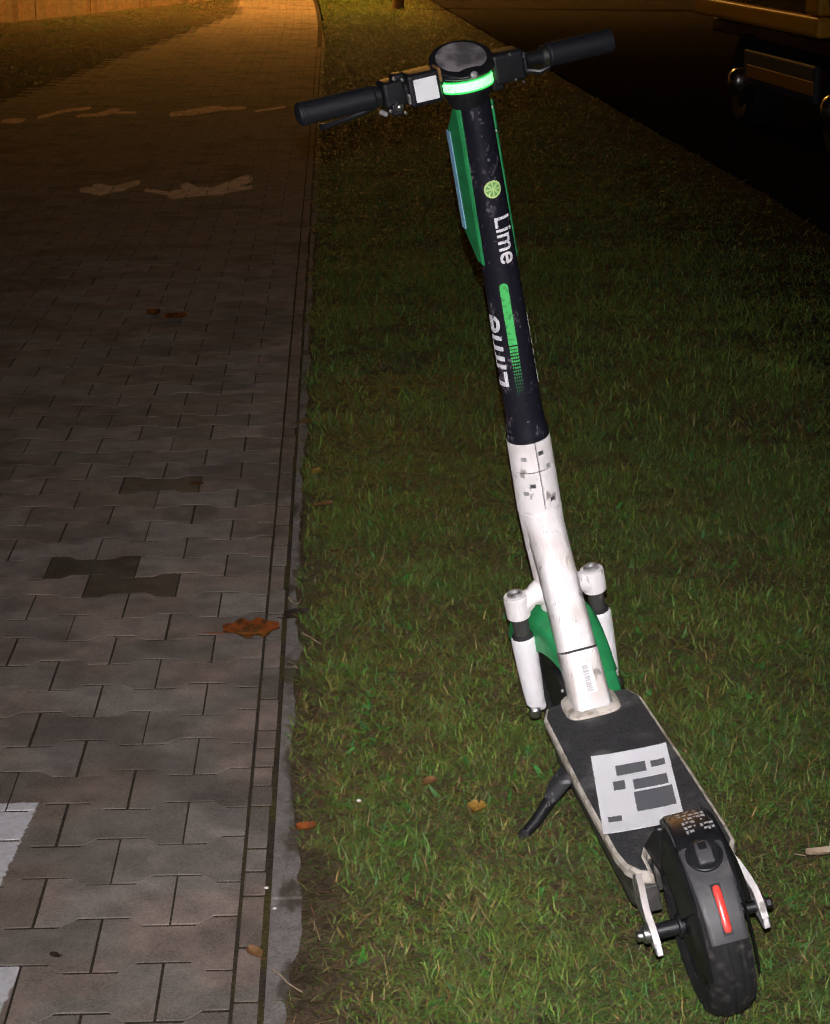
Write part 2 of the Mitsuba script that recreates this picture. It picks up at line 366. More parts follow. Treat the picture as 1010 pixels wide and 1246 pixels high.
on_mesh('lawn', cat(trimesh.Trimesh(lv, lf, process=False), trimesh.Trimesh(fv, ff, process=False)), 'soil')
gv, gf = grid(-9, -1.0, 8, 60, .25, .4, lambda x, y: -0.02 + 0.02 * meshkit.noise(np.c_[x, y, 0 * x] * 3, 2))
gv[:, 0] = np.minimum(gv[:, 0], left_edge(gv[:, 1]) - 0.0)
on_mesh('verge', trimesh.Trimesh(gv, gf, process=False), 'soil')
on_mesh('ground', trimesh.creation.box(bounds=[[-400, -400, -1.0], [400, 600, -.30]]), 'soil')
rv, rf = [], []
for y in (-5, 5, 10.8, 15.6, 32.6, 60): rv += [[road_edge(y), y, -.010], [14, y, -.010]]
rf = sum([[[2 * i, 2 * i + 1, 2 * i + 3], [2 * i, 2 * i + 3, 2 * i + 2]] for i in range(5)], [])
lv2 = A_(rv)
on_mesh('road', trimesh.Trimesh(lv2 + [0, 0, .022], rf, process=False), 'asphalt')

def blades(x, y, z, length, width, seg, col, lean=0.75, seed=0):
    r = np.random.default_rng(seed); n = len(x)
    az, ln = r.uniform(0, 2 * np.pi, n), np.abs(r.normal(lean, .3, n)); curl = r.normal(.5, .35, n)
    d = np.stack([np.cos(az), np.sin(az)], 1); s = np.stack([-d[:, 1], d[:, 0]], 1)
    tw = r.uniform(-1, 1, n); s = s * np.cos(tw)[:, None] + d * np.sin(tw)[:, None]
    V, C = [], []
    for k in range(seg + 1):
        t = k / seg; ang = ln + curl * t
        h = length * t * np.cos(np.minimum(ang, 1.75)) * (1 - 0.15 * t); o = length * t * np.sin(np.minimum(ang, 1.9))
        c = np.c_[x + d[:, 0] * o, y + d[:, 1] * o, z + np.maximum(h, .001 + 0 * h)]
        w = width * (1 - t ** 1.6) / 2
        if k < seg:
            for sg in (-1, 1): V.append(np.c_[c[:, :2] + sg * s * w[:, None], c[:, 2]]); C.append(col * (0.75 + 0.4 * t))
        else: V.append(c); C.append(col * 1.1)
    m = 2 * seg + 1; V = np.stack(V, 1).reshape(-1, 3); C = np.stack(C, 1).reshape(-1, 3); F = []
    for k in range(seg - 1): F += [[2 * k, 2 * k + 1, 2 * k + 3], [2 * k, 2 * k + 3, 2 * k + 2]]
    F += [[2 * seg - 2, 2 * seg - 1, 2 * seg]]
    return V, (A_(F)[None] + np.arange(n)[:, None, None] * m).reshape(-1, 3), C
def grass_patch(x0, x1f, y0, y1, dens, lmin, lmax, wmin, wmax, seg, seed, zf=lawn_z, left=False):
    r = np.random.default_rng(seed); n = int(dens * (y1 - y0) * 3.0)
    y = r.uniform(y0, y1, n); x = r.uniform(x0, x0 + 3.0, n)
    k = x < x1f(y)
    if left: x = left_edge(y) + .05 - r.uniform(0, 4.0, n); k = x > -9
    p = np.c_[x, y, 0 * x]
    patch = meshkit.fbm(p * [5, 5, 1], 3, 11); fine = meshkit.fbm(p * [28, 28, 1], 2, 13); big = meshkit.fbm(p * [1.6, 1.6, 1], 2, 17)
    if not left:
        bare = np.exp(-((x - .12) / .05) ** 2) * (y < 3.05) * (y > 2.0) + 0.5 * np.exp(-((x - .10) / .022) ** 2) * (y < 4.6)
        edge = lawn_edge(y) - .008 + 0.030 * meshkit.noise(p * [1, 9, 1], 23) + bend(y)
        k &= (x > edge) & (r.random(n) > bare * 0.95)
        k &= r.random(n) < np.clip((road_edge(y) - x + .06) / .95, .03, 1)
        for cx, cy in ((.667, 2.558), (.583, 3.43)): k &= ((x - cx) ** 2 + ((y - cy) / 1.6) ** 2 > .030 ** 2)
    k &= r.random(n) < np.clip(0.74 + 1.3 * (fine - .42) + 0.4 * (patch - .45), .25, 1)
    x, y, patch, fine, big, p = x[k], y[k], patch[k], fine[k], big[k], p[k]; n = len(x)
    green = np.stack([r.uniform(.125, .225, n), r.uniform(.20, .32, n), r.uniform(.034, .065, n)], 1)
    deep = green * [.50, .70, .9]
    straw = np.stack([r.uniform(.26, .44, n), r.uniform(.20, .32, n), r.uniform(.07, .13, n)], 1)
    brown = straw * [.50, .38, .32]
    w = r.random(n); q = np.clip((patch - .40) * 5.5, 0, 1)      # 1 = lush
    col = np.where((w < (.10 + .16 * (1 - q)) * np.interp(y, [4, 7], [1, .45]) * (0.3 if left else 1))[:, None], np.where((r.random(n) < .45)[:, None], straw, brown), np.where((r.random(n) < .25 + .3 * (big > .52))[:, None], deep, green))
    col *= r.uniform(.7, 1.2, (n, 1))
    L = r.uniform(lmin, lmax, n) * (0.78 + .36 * q)
    return blades(x, y, zf(x, y) - .002, L, r.uniform(wmin, wmax, n), seg, col, 0.80, seed + 1)
parts = [grass_patch(.05, lambda y: 0.8 + .5 + (y - 2.5) * .24, 1.9, 3.6, 50000, .014, .038, .0012, .0028, 3, 41),
         grass_patch(.05, lambda y: 1.35 + .4 + (y - 3.6) * .24, 3.6, 5.6, 36000, .015, .041, .0014, .0030, 3, 42),
         grass_patch(.05, lambda y: np.minimum(1.9 + .4 + (y - 5.6) * .24, road_edge(y)), 5.6, 9, 12000, .03, .065, .0022, .0042, 2, 43),
         grass_patch(.05, lambda y: road_edge(y), 9, 16, 7000, .022, .055, .003, .0055, 2, 44),
         grass_patch(-.30, lambda y: road_edge(y), 16, 36, 3600, .018, .048, .005, .009, 2, 45),
         grass_patch(0, lambda y: 0 * y, 9, 36, 4200, .018, .048, .005, .009, 2, 46, zf=lambda x, y: -.018 + 0 * x, left=True)]
# a few broad-leaved weeds among the blades
r = np.random.default_rng(77); wx, wy = r.uniform(.16, 1.5, 420), r.uniform(2.2, 5.8, 420)
wn = np.repeat(np.arange(420), 6); px = wx[wn] + r.normal(0, .012, len(wn)); py = wy[wn] + r.normal(0, .012, len(wn))
parts.append(blades(px, py, lawn_z(px, py), r.uniform(.018, .034, len(wn)), r.uniform(.007, .013, len(wn)), 3, np.stack([r.uniform(.04, .07, len(wn)), r.uniform(.13, .20, len(wn)), r.uniform(.02, .05, len(wn))], 1), 1.0, 78))
# dead stalks
n = 9000; px, py = r.uniform(.1, 1.9, n), r.uniform(2.0, 6.5, n)
parts.append(blades(px, py, lawn_z(px, py) + .006, r.uniform(.025, .075, n), r.uniform(.0009, .0018, n), 3, np.stack([r.uniform(.22, .42, n), r.uniform(.18, .32, n), r.uniform(.08, .15, n)], 1), 1.2, 79))
# thatch: short matted blades lying between the upright ones
for y0, y1, n, sd in ((1.9, 3.7, 60000, 80), (3.7, 6.5, 74000, 81)):
    r = np.random.default_rng(sd); px, py = r.uniform(.085, 2.3, n), r.uniform(y0, y1, n)
    k = (px > lawn_edge(py) + .004) & (px < 1.35 + (py - 2.5) * .26) & (r.random(n) < np.clip(.25 + (px - .1) * 6, 0, 1)); px, py = px[k], py[k]; n = len(px)
    t = r.random(n)[:, None]; u = r.uniform(.6, 1.3, n)[:, None]
    c = np.where(t < .55, A_([.095, .185, .04]), np.where(t < .72, A_([.22, .18, .08]), A_([.11, .075, .04]))) * u
    parts.append(blades(px, py, lawn_z(px, py) + r.uniform(.001, .008, n), r.uniform(.012, .032, n), r.uniform(.0013, .0028, n), 2, c, 1.35, sd + 5))
off, V, F, C = 0, [], [], []
for v, f, c in parts: V.append(v); F.append(f + off); C.append(c); off += len(v)
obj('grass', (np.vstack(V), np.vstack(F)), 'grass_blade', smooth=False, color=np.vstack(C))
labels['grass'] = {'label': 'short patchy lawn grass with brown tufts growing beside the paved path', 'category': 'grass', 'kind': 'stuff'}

# ---------------------------------------------------------------- the scooter
M = A_([[-.095952, -.974029, -.205087], [.995385, -.093894, -.019770], [0, -.206037, .978545]])
O = A_([.667176, 2.557589, 0.0])
MF = A_([[.972726, -.183694, -.141634], [.185565, .982632, 0], [.139174, -.026282, .989919]])
AX = A_([.874260, 0, .129786])
def LF(q): return q @ M.T + O                       # x ahead, y left, z up of the leaning scooter
def FF(q): return (q @ MF.T + AX) @ M.T + O         # front assembly: fwd, left, up the steering axis, from the front axle
TILT = lambda q: q - np.c_[0 * q[:, 0], np.clip(q[:, 2] - .36, 0, 9) * .017, 0 * q[:, 0]]
def SF(q): return FF(TILT(q))                       # the stem stands a touch off the axis
sc = thing('electric_scooter', 'white and black rental electric scooter leaning on its kickstand on the grass beside the path', 'electric scooter')

def ring(cx, cy, z, rx, ry, n=40):
    th = np.arange(n) / n * 2 * np.pi
    return np.c_[cx + rx * np.cos(th), cy + ry * np.sin(th), np.full(n, z)]
def sring(cx, cy, z, rx, ry, n=44, e=.5):
    th = np.arange(n) / n * 2 * np.pi; c, s_ = np.cos(th), np.sin(th)
    return np.c_[cx + rx * np.sign(c) * np.abs(c) ** e, cy + ry * np.sign(s_) * np.abs(s_) ** e, np.full(n, z)]
# stem: flares at its foot and ends in the head
prof = [(.486, .0352), (.492, .0358), (.500, .0345), (.512, .0325), (.53, .0308), (.60, .0300), (.75, .0288), (.9, .0275), (1.02, .0262), (1.052, .0262)]
def rad(s): return np.interp(s, [p[0] for p in prof], [p[1] for p in prof])
stem = obj('stem', loft([ring(0, 0, s, r, r) for s, r in prof]), 'black_tube', sc, frame=SF, smooth=40, label='scuffed black stem tube')
def wrap(mesh, s0, th0, sx, lift=.0006, up=1):   # flat mesh onto the tube: mesh x runs along -s * sx, mesh y round the tube
    v = np.asarray(mesh.vertices); s = s0 - sx * v[:, 0]; R = rad(s) + lift + v[:, 2]
    th = th0 + up * v[:, 1] / rad(s)      # th = 0 faces the rider (-fwd), positive towards the right
    return trimesh.Trimesh(np.c_[-R * np.cos(th), -R * np.sin(th), s], mesh.faces, process=False)
def fine(m, e=.006):
    v, f = trimesh.remesh.subdivide_to_size(m.vertices, m.faces, e); return trimesh.Trimesh(v, f, process=False)
def word(cap): return fine(meshkit.text_mesh('Lime', cap, .0004, bold=True))
w1 = word(.027); k = .076 / w1.extents[0]; w1.apply_scale([k, k * 1.05, 1])
obj('lettering', wrap(w1, .872, math.radians(-13), 1), 'print_white', stem, frame=SF, smooth=False, label='white lettering reading down the stem')
w2 = word(.040); k = .122 / w2.extents[0]; w2.apply_scale([k, k, 1])
for th, sgn, s0 in ((-54, -1, .582), (80, 1, .70)):
    if sgn < 0: mm = wrap(w2, s0, math.radians(th), -1, up=-1)
    else: mm = wrap(w2, s0, math.radians(th - 12), 1, up=1)
    obj('lettering', mm, 'print_white', stem, frame=SF, smooth=False, label='white lettering reading %s round the side of the stem' % ('up' if sgn < 0 else 'down'))
def disc(r, n=28): return fine(trimesh.creation.extrude_polygon(Polygon([(r * math.cos(a), r * math.sin(a)) for a in np.arange(n) / n * 2 * math.pi]), .0004, engine='earcut'), .008)
def flat(poly, d=.0004, e=.006): return fine(trimesh.creation.extrude_polygon(Polygon(poly), d, engine='earcut'), e)
obj('emblem', wrap(disc(.0140), .915, math.radians(-2), 1), 'print_lime', stem, frame=SF, smooth=False, label='round pale green fruit slice emblem')
seg = []
for i in range(8):
    a0, a1 = i * math.pi / 4 + .13, (i + 1) * math.pi / 4 - .13; am = (a0 + a1) / 2
    seg.append(flat([(.0025 * math.cos(am), .0025 * math.sin(am)), (.0105 * math.cos(a0), .0105 * math.sin(a0)), (.0112 * math.cos(am), .0112 * math.sin(am)), (.0105 * math.cos(a1), .0105 * math.sin(a1))]))
obj('emblem_segment', wrap(cat(*seg), .915, math.radians(-2), 1, lift=.0012), 'print_leaf', stem, frame=SF, smooth=False)
bar = [(0, -.0068)] + [(.098, -.0068), (.098, .0068), (.0, .0068)] + [(-.0068 * math.sin(a), .0068 * math.cos(a)) for a in np.linspace(0.2, math.pi - .2, 7)]
obj('stripe', wrap(flat(bar, e=.008), .756, math.radians(-19), 1), 'print_green', stem, frame=SF, smooth=False, label='bright green stripe with rounded upper end')
dots = []
for i in range(15):
    for j in range(4):
        h = .00155 * (1 - i / 17); x0, y0 = .1005 + i * .0058, -.0051 + j * .0034
        dots.append(trimesh.creation.box(bounds=[[x0, y0 - h, 0], [x0 + 2.6 * h, y0 + h, .0004]]))
obj('stripe_dots', wrap(cat(*dots), .756, math.radians(-19), 1), 'print_green', stem, frame=SF, smooth=False, label='green squares fading out below the stripe')
for s_, th in ((1.030, -88), (.992, -88), (1.034, 80), (.996, 80), (.962, 0)):
    t = math.radians(th); R = rad(s_); nrm = A_([-math.cos(t), -math.sin(t), 0]); c = nrm * R + A_([0, 0, s_]); rr = .0042 if th else .0024
    obj('bolt', lathe(c - nrm * .002, c + nrm, [(0, rr), (.004, rr), (.0055, rr * .7), (.006, .0005)], 14), 'steel', stem, frame=SF)
# green housing in front of the stem with blue reflective edges
prof2 = [(-.008, 1.046), (.014, 1.046), (.055, 1.004), (.055, .838), (.012, .792), (-.008, .792)]
hous = []
for y_, ins in ((-.031, .004), (-.028, 0), (.028, 0), (.031, .004)):
    P = Polygon(prof2).buffer(-ins, join_style=2) if ins else Polygon(prof2); q = A_(P.exterior.coords)[:-1]; q = q if P.exterior.is_ccw else q[::-1]
    q = np.roll(q, -int(np.argmin(q[:, 0] + q[:, 1] * 10)), 0); hous.append(np.c_[q[:, 0], np.full(len(q), y_), q[:, 1]])
hs = obj('front_housing', loft(hous), 'green_plastic', sc, frame=SF, smooth=25, label='green housing mounted on the front of the stem')
for sg in (1, -1):
    obj('reflector', rbox([.040, sg * .0315 - .0012, .842], [.0555, sg * .0315 + .0012, 1.002], .001), 'blue_reflector', hs, frame=SF, label='pale blue reflective strip')
# head: dashboard with light ring
def HF(q): return FF(q - A_([0, .006, 0]))
head = obj('dashboard', cat(lathe([0, 0, 1.046], [0, 0, 1.2], [(0, .0275), (.006, .030), (.018, .036), (.026, .0395), (.044, .0395), (.050, .0405), (.056, .042)], 40),
      hull([(.0425 * math.cos(a), .0455 * math.sin(a), 1.104 + .006 * math.cos(a), .003) for a in np.arange(24) / 24 * 6.2832] + [(.0435 * math.cos(a) + .003, .0465 * math.sin(a), 1.115 + .017 * math.cos(a), .003) for a in np.arange(24) / 24 * 6.2832])), 'black_plastic', sc, frame=HF, smooth=35, label='round black dashboard housing')
scr = hull([(.035 * math.cos(a) + .003, .038 * math.sin(a), 1.1184 + .0149 * math.cos(a), .0012) for a in np.arange(28) / 28 * 6.2832])
obj('display', scr, 'screen', head, frame=HF, label='grey glossy display screen')
rim_ = [(.0435 * math.cos(a) + .003, .0485 * math.sin(a), 1.105 + .010 * math.cos(a)) for a in np.linspace(2.2, 4.1, 18)]
obj('trim_ring', sweep([(x * 1.02, y * 1.0, z) for x, y, z in rim_], .0014, 6), 'dull_steel', head, frame=HF)
arc = []
for zz, rr in ((1.0760, .0398), (1.0768, .0418), (1.0892, .0418), (1.0900, .0398)):
    arc.append((zz, rr))
ths = np.linspace(math.radians(180 - 78), math.radians(180 + 78), 30)
v, f = [], []
for th in ths:
    for zz, rr in arc: v.append([rr * math.cos(th), rr * math.sin(th), zz])
for i in range(len(ths) - 1):
    for j in range(3):
        a = i * 4 + j; f += [[a, a + 4, a + 5], [a, a + 5, a + 1]]
led = trimesh.Trimesh(v, f, process=False)
if (led.face_normals * (led.triangles_center - A_([0, 0, 1.074]))).sum() < 0: led.invert()
k_ = obj('light_ring', led, 'print_white', head, frame=HF, smooth=False, label='glowing green light strip round the back of the dashboard')
scene[k_]['emitter'] = {'type': 'area', 'radiance': {'type': 'rgb', 'value': list(LED_GREEN)}}
for nm, prof_ in (('halo_edge', ((1.0735, .0398), (1.0737, .0412), (1.0758, .0412), (1.0760, .0398))), ('halo_edge', ((1.0900, .0398), (1.0902, .0412), (1.0922, .0412), (1.0924, .0398)))):  # green halo round the light strip, added as thin dimly glowing edges
    secs = [A_([[rr * math.cos(th), rr * math.sin(th), zz] for zz, rr in prof_]) for th in ths]
    kk = obj(nm, loft(secs), 'print_green', head, frame=HF, smooth=False)
    scene[kk]['emitter'] = {'type': 'area', 'radiance': {'type': 'rgb', 'value': [.012, .60, .08]}}
obj('side_reflector', rbox([-.026, .0440, 1.098], [.004, .0490, 1.120], .003), 'amber', head, frame=HF, label='small tan reflector on the left of the dashboard')
obj('cover_screw', lathe([-.0405, 0, 1.0985], [-.052, 0, 1.100], [(0, .006), (.004, .006), (.006, .003)], 12), 'dull_steel', head, frame=HF)
# handlebar, tilted a little
def BF(q):
    return FF(np.c_[q[:, 0], q[:, 1], q[:, 2] + q[:, 1] * .040])
hb = obj('handlebar', rod([0, -.245, 1.092], [0, .255, 1.092], .0112), 'black_plastic', sc, frame=BF, label='black handlebar')
def grip(y0, y1, r):
    L = abs(y1 - y0); pr = [(0, r - .002), (.002, r)]
    for i in range(1, 24): pr.append((L * i / 24, r + (.0007 if i % 2 else -.0003)))
    pr += [(L - .010, r + .0008), (L - .003, r - .001), (L, r - .008)]
    return lathe([0, y0, 1.092], [0, y1, 1.092], pr, 26)
obj('grip', grip(.142, .264, .0172), 'grip_rubber', hb, frame=BF)
obj('grip', grip(-.142, -.252, .0180), 'grip_rubber', hb, frame=BF)
obj('grip_collar', rod([0, .132, 1.092], [0, .142, 1.092], .0160), 'black_plastic', hb, frame=BF)
lever = sweep([(.022, .120, 1.078), (.028, .145, 1.068), (.026, .18, 1.062), (.022, .215, 1.060), (.018, .226, 1.061)], [.006, .0052, .0045, .0045, .0055], 10)
lk = obj('brake_lever', lever, 'black_plastic', hb, frame=BF, label='thin black brake lever under the left grip')
obj('lever_pivot', rod([.004, .135, 1.066], [-.006, .128, 1.062], .004), 'dull_steel', lk, frame=BF)
ctl = obj('control_block', cat(rbox([-.020, .096, 1.072], [.018, .131, 1.112], .006), rbox([-.024, .106, 1.060], [.010, .124, 1.080], .004), rbox([-.014, .092, 1.105], [.006, .112, 1.120], .004), rod([0, .085, 1.092], [0, .100, 1.092], .0165)), 'black_plastic', hb, frame=BF, label='black control block with bell beside the left grip')
obj('bell_knob', lathe([-.020, .113, 1.074], [-.032, .113, 1.074], [(0, .0065), (.006, .0065), (.009, .0040), (.010, .0005)], 14), 'steel', ctl, frame=BF, label='small silver bell knob')
for y_, z_ in ((.104, 1.062), (.126, 1.070), (.099, 1.112), (.112, 1.116)):
    obj('screw', lathe([-.019, y_, z_], [-.026, y_, z_], [(0, .0028), (.004, .0028), (.0052, .001)], 10), 'steel', ctl, frame=BF)
obj('cable_clamp', rbox([-.022, .087, 1.072], [-.012, .095, 1.088], .002), 'dull_steel', ctl, frame=BF)
plt = obj('sticker_holder', rbox([-.0245, .040, 1.066], [.02, .093, 1.116], .006), 'black_plastic', hb, frame=BF)
obj('sticker', rbox([-.0262, .0475, 1.0735], [-.0248, .0845, 1.1085], .0006), 'paper_white', plt, frame=BF, label='square white sticker on the left side of the handlebar')
obj('throttle_box', cat(rbox([-.022, -.098, 1.068], [.02, -.045, 1.116], .007), rbox([-.018, -.060, 1.060], [.012, -.040, 1.110], .005), rbox([-.016, -.105, 1.075], [.012, -.096, 1.110], .004)), 'black_plastic', hb, frame=BF, label='black throttle housing right of the dashboard')
obj('throttle_lever', sweep([(-.010, -.100, 1.080), (-.022, -.118, 1.076), (-.024, -.134, 1.080)], [.005, .0055, .004], 10), 'black_plastic', hb, frame=BF)
obj('throttle_clamp', rod([0, -.133, 1.092], [0, -.141, 1.092], .0165), 'steel', hb, frame=BF, label='bright metal clamp at the right grip')
for y_, z_ in ((-.078, 1.072), (-.090, 1.066), (-.075, 1.112), (-.096, 1.104)):
    obj('screw', lathe([-.019, y_, z_], [-.0245, y_, z_], [(0, .0022), (.004, .0022), (.005, .001)], 10), 'steel', hb, frame=BF)

# collar below the stem, with seams
col = obj('collar', loft([ring(0, 0, s, r, r) for s, r in ((.352, .0330), (.486, .0330))]), 'print_dark', sc, frame=SF)
for a, b in ((.4350, .4855), (.3612, .4325)):
    for t0, t1 in ((-176, -5.7), (-2.3, 180)):
        th = np.radians(np.linspace(t0, t1, 26)); v, f = [], []
        rr = np.interp([a, b], [.35, .49], [.0372, .0358])
        prf = [(a, .0325), (a, rr[0] - .0006), (a + .0008, rr[0]), (b - .0008, rr[1]), (b, rr[1] - .0006), (b, .0325)]
        secs = [A_([[-R * math.cos(t), -R * math.sin(t), s] for s, R in prf]) for t in th]
        obj('shell', loft(secs), 'white_paint', col, frame=SF, smooth=28)
for s_, th in ((.466, 7), (.411, -27), (.380, 20), (.460, -40), (.440, 24), (.398, -48)):
    bb = rbox([-.0035, -.0045, 0], [.0035, .0045, .0004], .0002); v = np.asarray(bb.vertices); t = math.radians(th) + v[:, 1] / .0365; R = np.interp(s_, [.35, .49], [.0372, .0358]) + .0004 + v[:, 2]
    obj('mark', trimesh.Trimesh(np.c_[-R * np.cos(t), -R * np.sin(t), s_ + v[:, 0]], bb.faces, process=False), 'print_dark' if s_ in (.466, .411, .380) else 'print_grey', col, frame=SF, smooth=False)
# head tube below the collar down to the fork crown
obj('head_tube', loft([ring(0, 0, s, r, r) for s, r in ((.165, .028), (.20, .031), (.25, .033), (.30, .0355), (.352, .0368), (.3595, .0372), (.3600, .0368))]), 'white_paint', sc, frame=FF, smooth=35)
# fork crown, stanchions, lower legs
fork = thing_f = key_for(sc + '__fork')
crown = cat(hull([(0, 0, .200, .030), (0, .045, .200, .014), (0, 0, .215, .026)]), hull([(0, .040, .200, .015), (0, .071, .186, .0195), (0, .071, .182, .0195)]), hull([(0, 0, .200, .030), (0, -.045, .200, .014), (0, 0, .215, .026)]), hull([(0, -.040, .200, .015), (0, -.071, .186, .0195), (0, -.071, .182, .0195)]),
            *[lathe([0, sg * .071, .170], [0, sg * .071, .3], [(0, .0190), (.002, .0205), (.036, .0208), (.041, .0195), (.042, .013)], 26) for sg in (1, -1)])
fork = obj('fork', crown, 'white_paint', sc, frame=FF, smooth=45, label='white front fork with double crown arms')
for sg in (1, -1):
    y_ = sg * .071
    obj('cap_bolt', lathe([0, y_, .208], [0, y_, .3], [(0, .0135), (.008, .0135), (.0095, .0115), (.0096, .007), (.005, .0065), (.005, .001)], 18), 'dull_steel', fork, frame=FF, label='greenish metal cap bolt on the fork arm')
    obj('stanchion', lathe([0, y_, .115], [0, y_, .3], [(0, .0140), (.060, .0140)], 22), 'deck_frame', fork, frame=FF)
    obj('dust_seal', lathe([0, y_, .128], [0, y_, .3], [(0, .0185), (.006, .0185), (.009, .0160)], 22), 'black_rubber', fork, frame=FF)
    leg = cat(lathe([0, y_, -.006], [0, y_, .3], [(0, .0125), (.004, .0160), (.02, .0175), (.06, .0195), (.120, .0212), (.134, .0212), (.137, .0190)], 26),
              hull([(0, y_ - sg * .006, .120, .012), (-.004, y_ - sg * .026, .130, .006), (-.004, y_ - sg * .024, .108, .006)]), hull([(0, y_ - sg * .004, .004, .010), (0, y_ - sg * .010, -.012, .008), (-.004, y_ - sg * .008, .03, .008)]))
    obj('lower_leg', leg, 'white_plain', fork, frame=FF, smooth=40)
    obj('axle_bolt', lathe([-.008, y_ + sg * .006, -.012], [-.022, y_ + sg * .012, -.014], [(0, .0105), (.010, .0105), (.013, .0075), (.0135, .003)], 12), 'steel', fork, frame=FF)

# wheels
def wheel_profile(ro, w, grooves):
    pts = [(-w * .30, ro * .62), (-w * .42, ro * .70), (-w * .5, ro * .82), (-w * .48, ro * .91)]
    n = 22
    for i in range(n + 1):
        u = -1 + 2 * i / n; r = ro - (ro * .085) * abs(u) ** 2.6 - (.0022 if grooves and i in (5, 6, 10, 11, 16, 17) else 0)
        pts.append((u * w * .455, r))
    return pts + [(-a, b) for a, b in pts[3::-1]]
def revolve_y(pts, n, mod=None):
    th = np.arange(n) / n * 2 * np.pi; k = len(pts); v, f = [], []
    for i, t in enumerate(th):
        for j, (y_, r_) in enumerate(pts):
            rr = r_ - (mod(i, j) if mod else 0); v.append([rr * math.cos(t), y_, rr * math.sin(t)])
    for i in range(n):
        q = (i + 1) % n
        for j in range(k - 1): f += [[i * k + j, q * k + j, q * k + j + 1], [i * k + j, q * k + j + 1, i * k + j + 1]]
    m = trimesh.Trimesh(v, f, process=False)
    return m
pr = wheel_profile(.1298, .064, True)
sip = lambda i, j: .0016 if (j in (5, 6, 7, 8, 9) and i % 6 == 0) or (j in (19, 20, 21, 22, 23) and i % 6 == 3) else 0
def wheel(frame, c, nm, lab):
    def FR(q): return frame(q + A_(c))
    w = obj(nm, revolve_y(pr, 144, sip), 'black_rubber', sc, frame=FR, smooth=40, label=lab)
    obj('rim', cat(revolve_y([(-.020, .035), (-.024, .060), (-.022, .078), (-.026, .082), (-.018, .081)], 48), revolve_y([(.018, .081), (.026, .082), (.022, .078), (.024, .060), (.020, .035)], 48), rod([0, -.030, 0], [0, .030, 0], .046, 30, .003)), 'black_plastic', w, frame=FR, smooth=35)
    return FR, w
wheel(FF, [0, 0, 0], 'front_wheel', 'dark front wheel under the green fender')
RF, rw = wheel(LF, [0, 0, .1298], 'rear_wheel', 'black rear wheel with worn tread nearest the camera')
def arc_shell(prof_y_r, a0, a1, n, t=.003, frame_c=(0, 0, 0), taper=None, skirt=None):
    # shell over a wheel: cross-section (y, r) swept by angle about the axle (0 = ahead, 90 = up, 180 = back)
    secs = []
    for i, a in enumerate(np.radians(np.linspace(a0, a1, n))):
        k = taper(i / (n - 1)) if taper else (1, 1)
        prof_y_r = [(p[0], skirt(i / (n - 1))) if skirt and j in (0, len(prof_y_r) - 1) else p for j, p in enumerate(prof_y_r)]
        o = [(y_ * k[0], r_ * k[1]) for y_, r_ in prof_y_r]; inn = [(y_ * k[0] * .95, (r_ - t) * k[1]) for y_, r_ in prof_y_r[::-1]]
        secs.append(A_([[r_ * math.cos(a), y_, r_ * math.sin(a)] for y_, r_ in o + inn]) + A_(frame_c))
    return loft(secs)
# front fender: arch with side lobes over the upper half and a narrower tail
fp = [(-.058, .098), (-.054, .150), (-.045, .163), (-.018, .170), (.018, .170), (.045, .163), (.054, .150), (.058, .098)]
fp2 = [(-.040, .128), (-.040, .142), (-.034, .150), (-.010, .155), (.010, .155), (.034, .150), (.040, .142), (.040, .128)]
fd = obj('front_fender', arc_shell(fp, 25, 146, 34, taper=lambda t: (1 - .26 * max(0, t - .6) / .4, 1), skirt=lambda t: .095 + .050 * (max(0, t - .55) / .45) ** .8), 'green_plastic', sc, frame=FF, smooth=60, label='green front fender between the fork legs')
obj('fender_tail', arc_shell(fp2, 128, 200, 18), 'green_plastic', fd, frame=FF, smooth=60)
obj('fender_ridge', arc_shell([(-.012, .160), (-.008, .1735), (.008, .1735), (.012, .160)], 40, 165, 26), 'green_plastic', fd, frame=FF, smooth=30)
for y_ in (.050, .058):
    obj('fender_screw', lathe([-.105, y_ - .004, .052 + (y_ - .05) * 2], [-.115, y_ - .004, .054 + (y_ - .05) * 2], [(0, .003), (.004, .003), (.005, .001)], 10), 'steel', fd, frame=FF)

# neck from the deck to the head tube
def octo(x, z, hx, hy, ch, ang):
    q = A_([(-hx, -hy + ch), (-hx + ch * .8, -hy), (hx - ch, -hy), (hx, -hy + ch), (hx, hy - ch), (hx - ch, hy), (-hx + ch * .8, hy), (-hx, hy - ch)])
    return np.c_[x + q[:, 0] * math.cos(ang), q[:, 1], z + q[:, 0] * -math.sin(ang)]
def neck_c(z): return .655 + .395 * (z - .17) + .036 + .10 * max(z - .36, 0)
NK = [(.2585, .0365, .0300, .013), (.29, .0365, .0297, .013), (.34, .0365, .0292, .0135), (.39, .037, .0292, .014), (.43, .037, .0300, .016), (.465, .036, .0315, .019), (.492, .032, .0325, .021)]
nk = obj('neck', loft([octo(neck_c(z), z, hx, hy, ch, .36) for z, hx, hy, ch in NK]), 'white_paint', sc, frame=LF, smooth=52, label='scratched white neck rising from the deck')
NB = [(.166, .040, .0318, .010), (.20, .0385, .0312, .011), (.2572, .0375, .0308, .0125)]
nb = obj('neck_base', loft([octo(neck_c(z), z, hx, hy, ch, .30) for z, hx, hy, ch in NB]), 'white_paint', nk, frame=LF, smooth=52, label='white neck base with a barcode sticker')
obj('seam', loft([octo(neck_c(.2578), z, .0362, .0298, .012, .3) for z in (.2566, .2592)]), 'print_dark', nk, frame=LF, smooth=False)
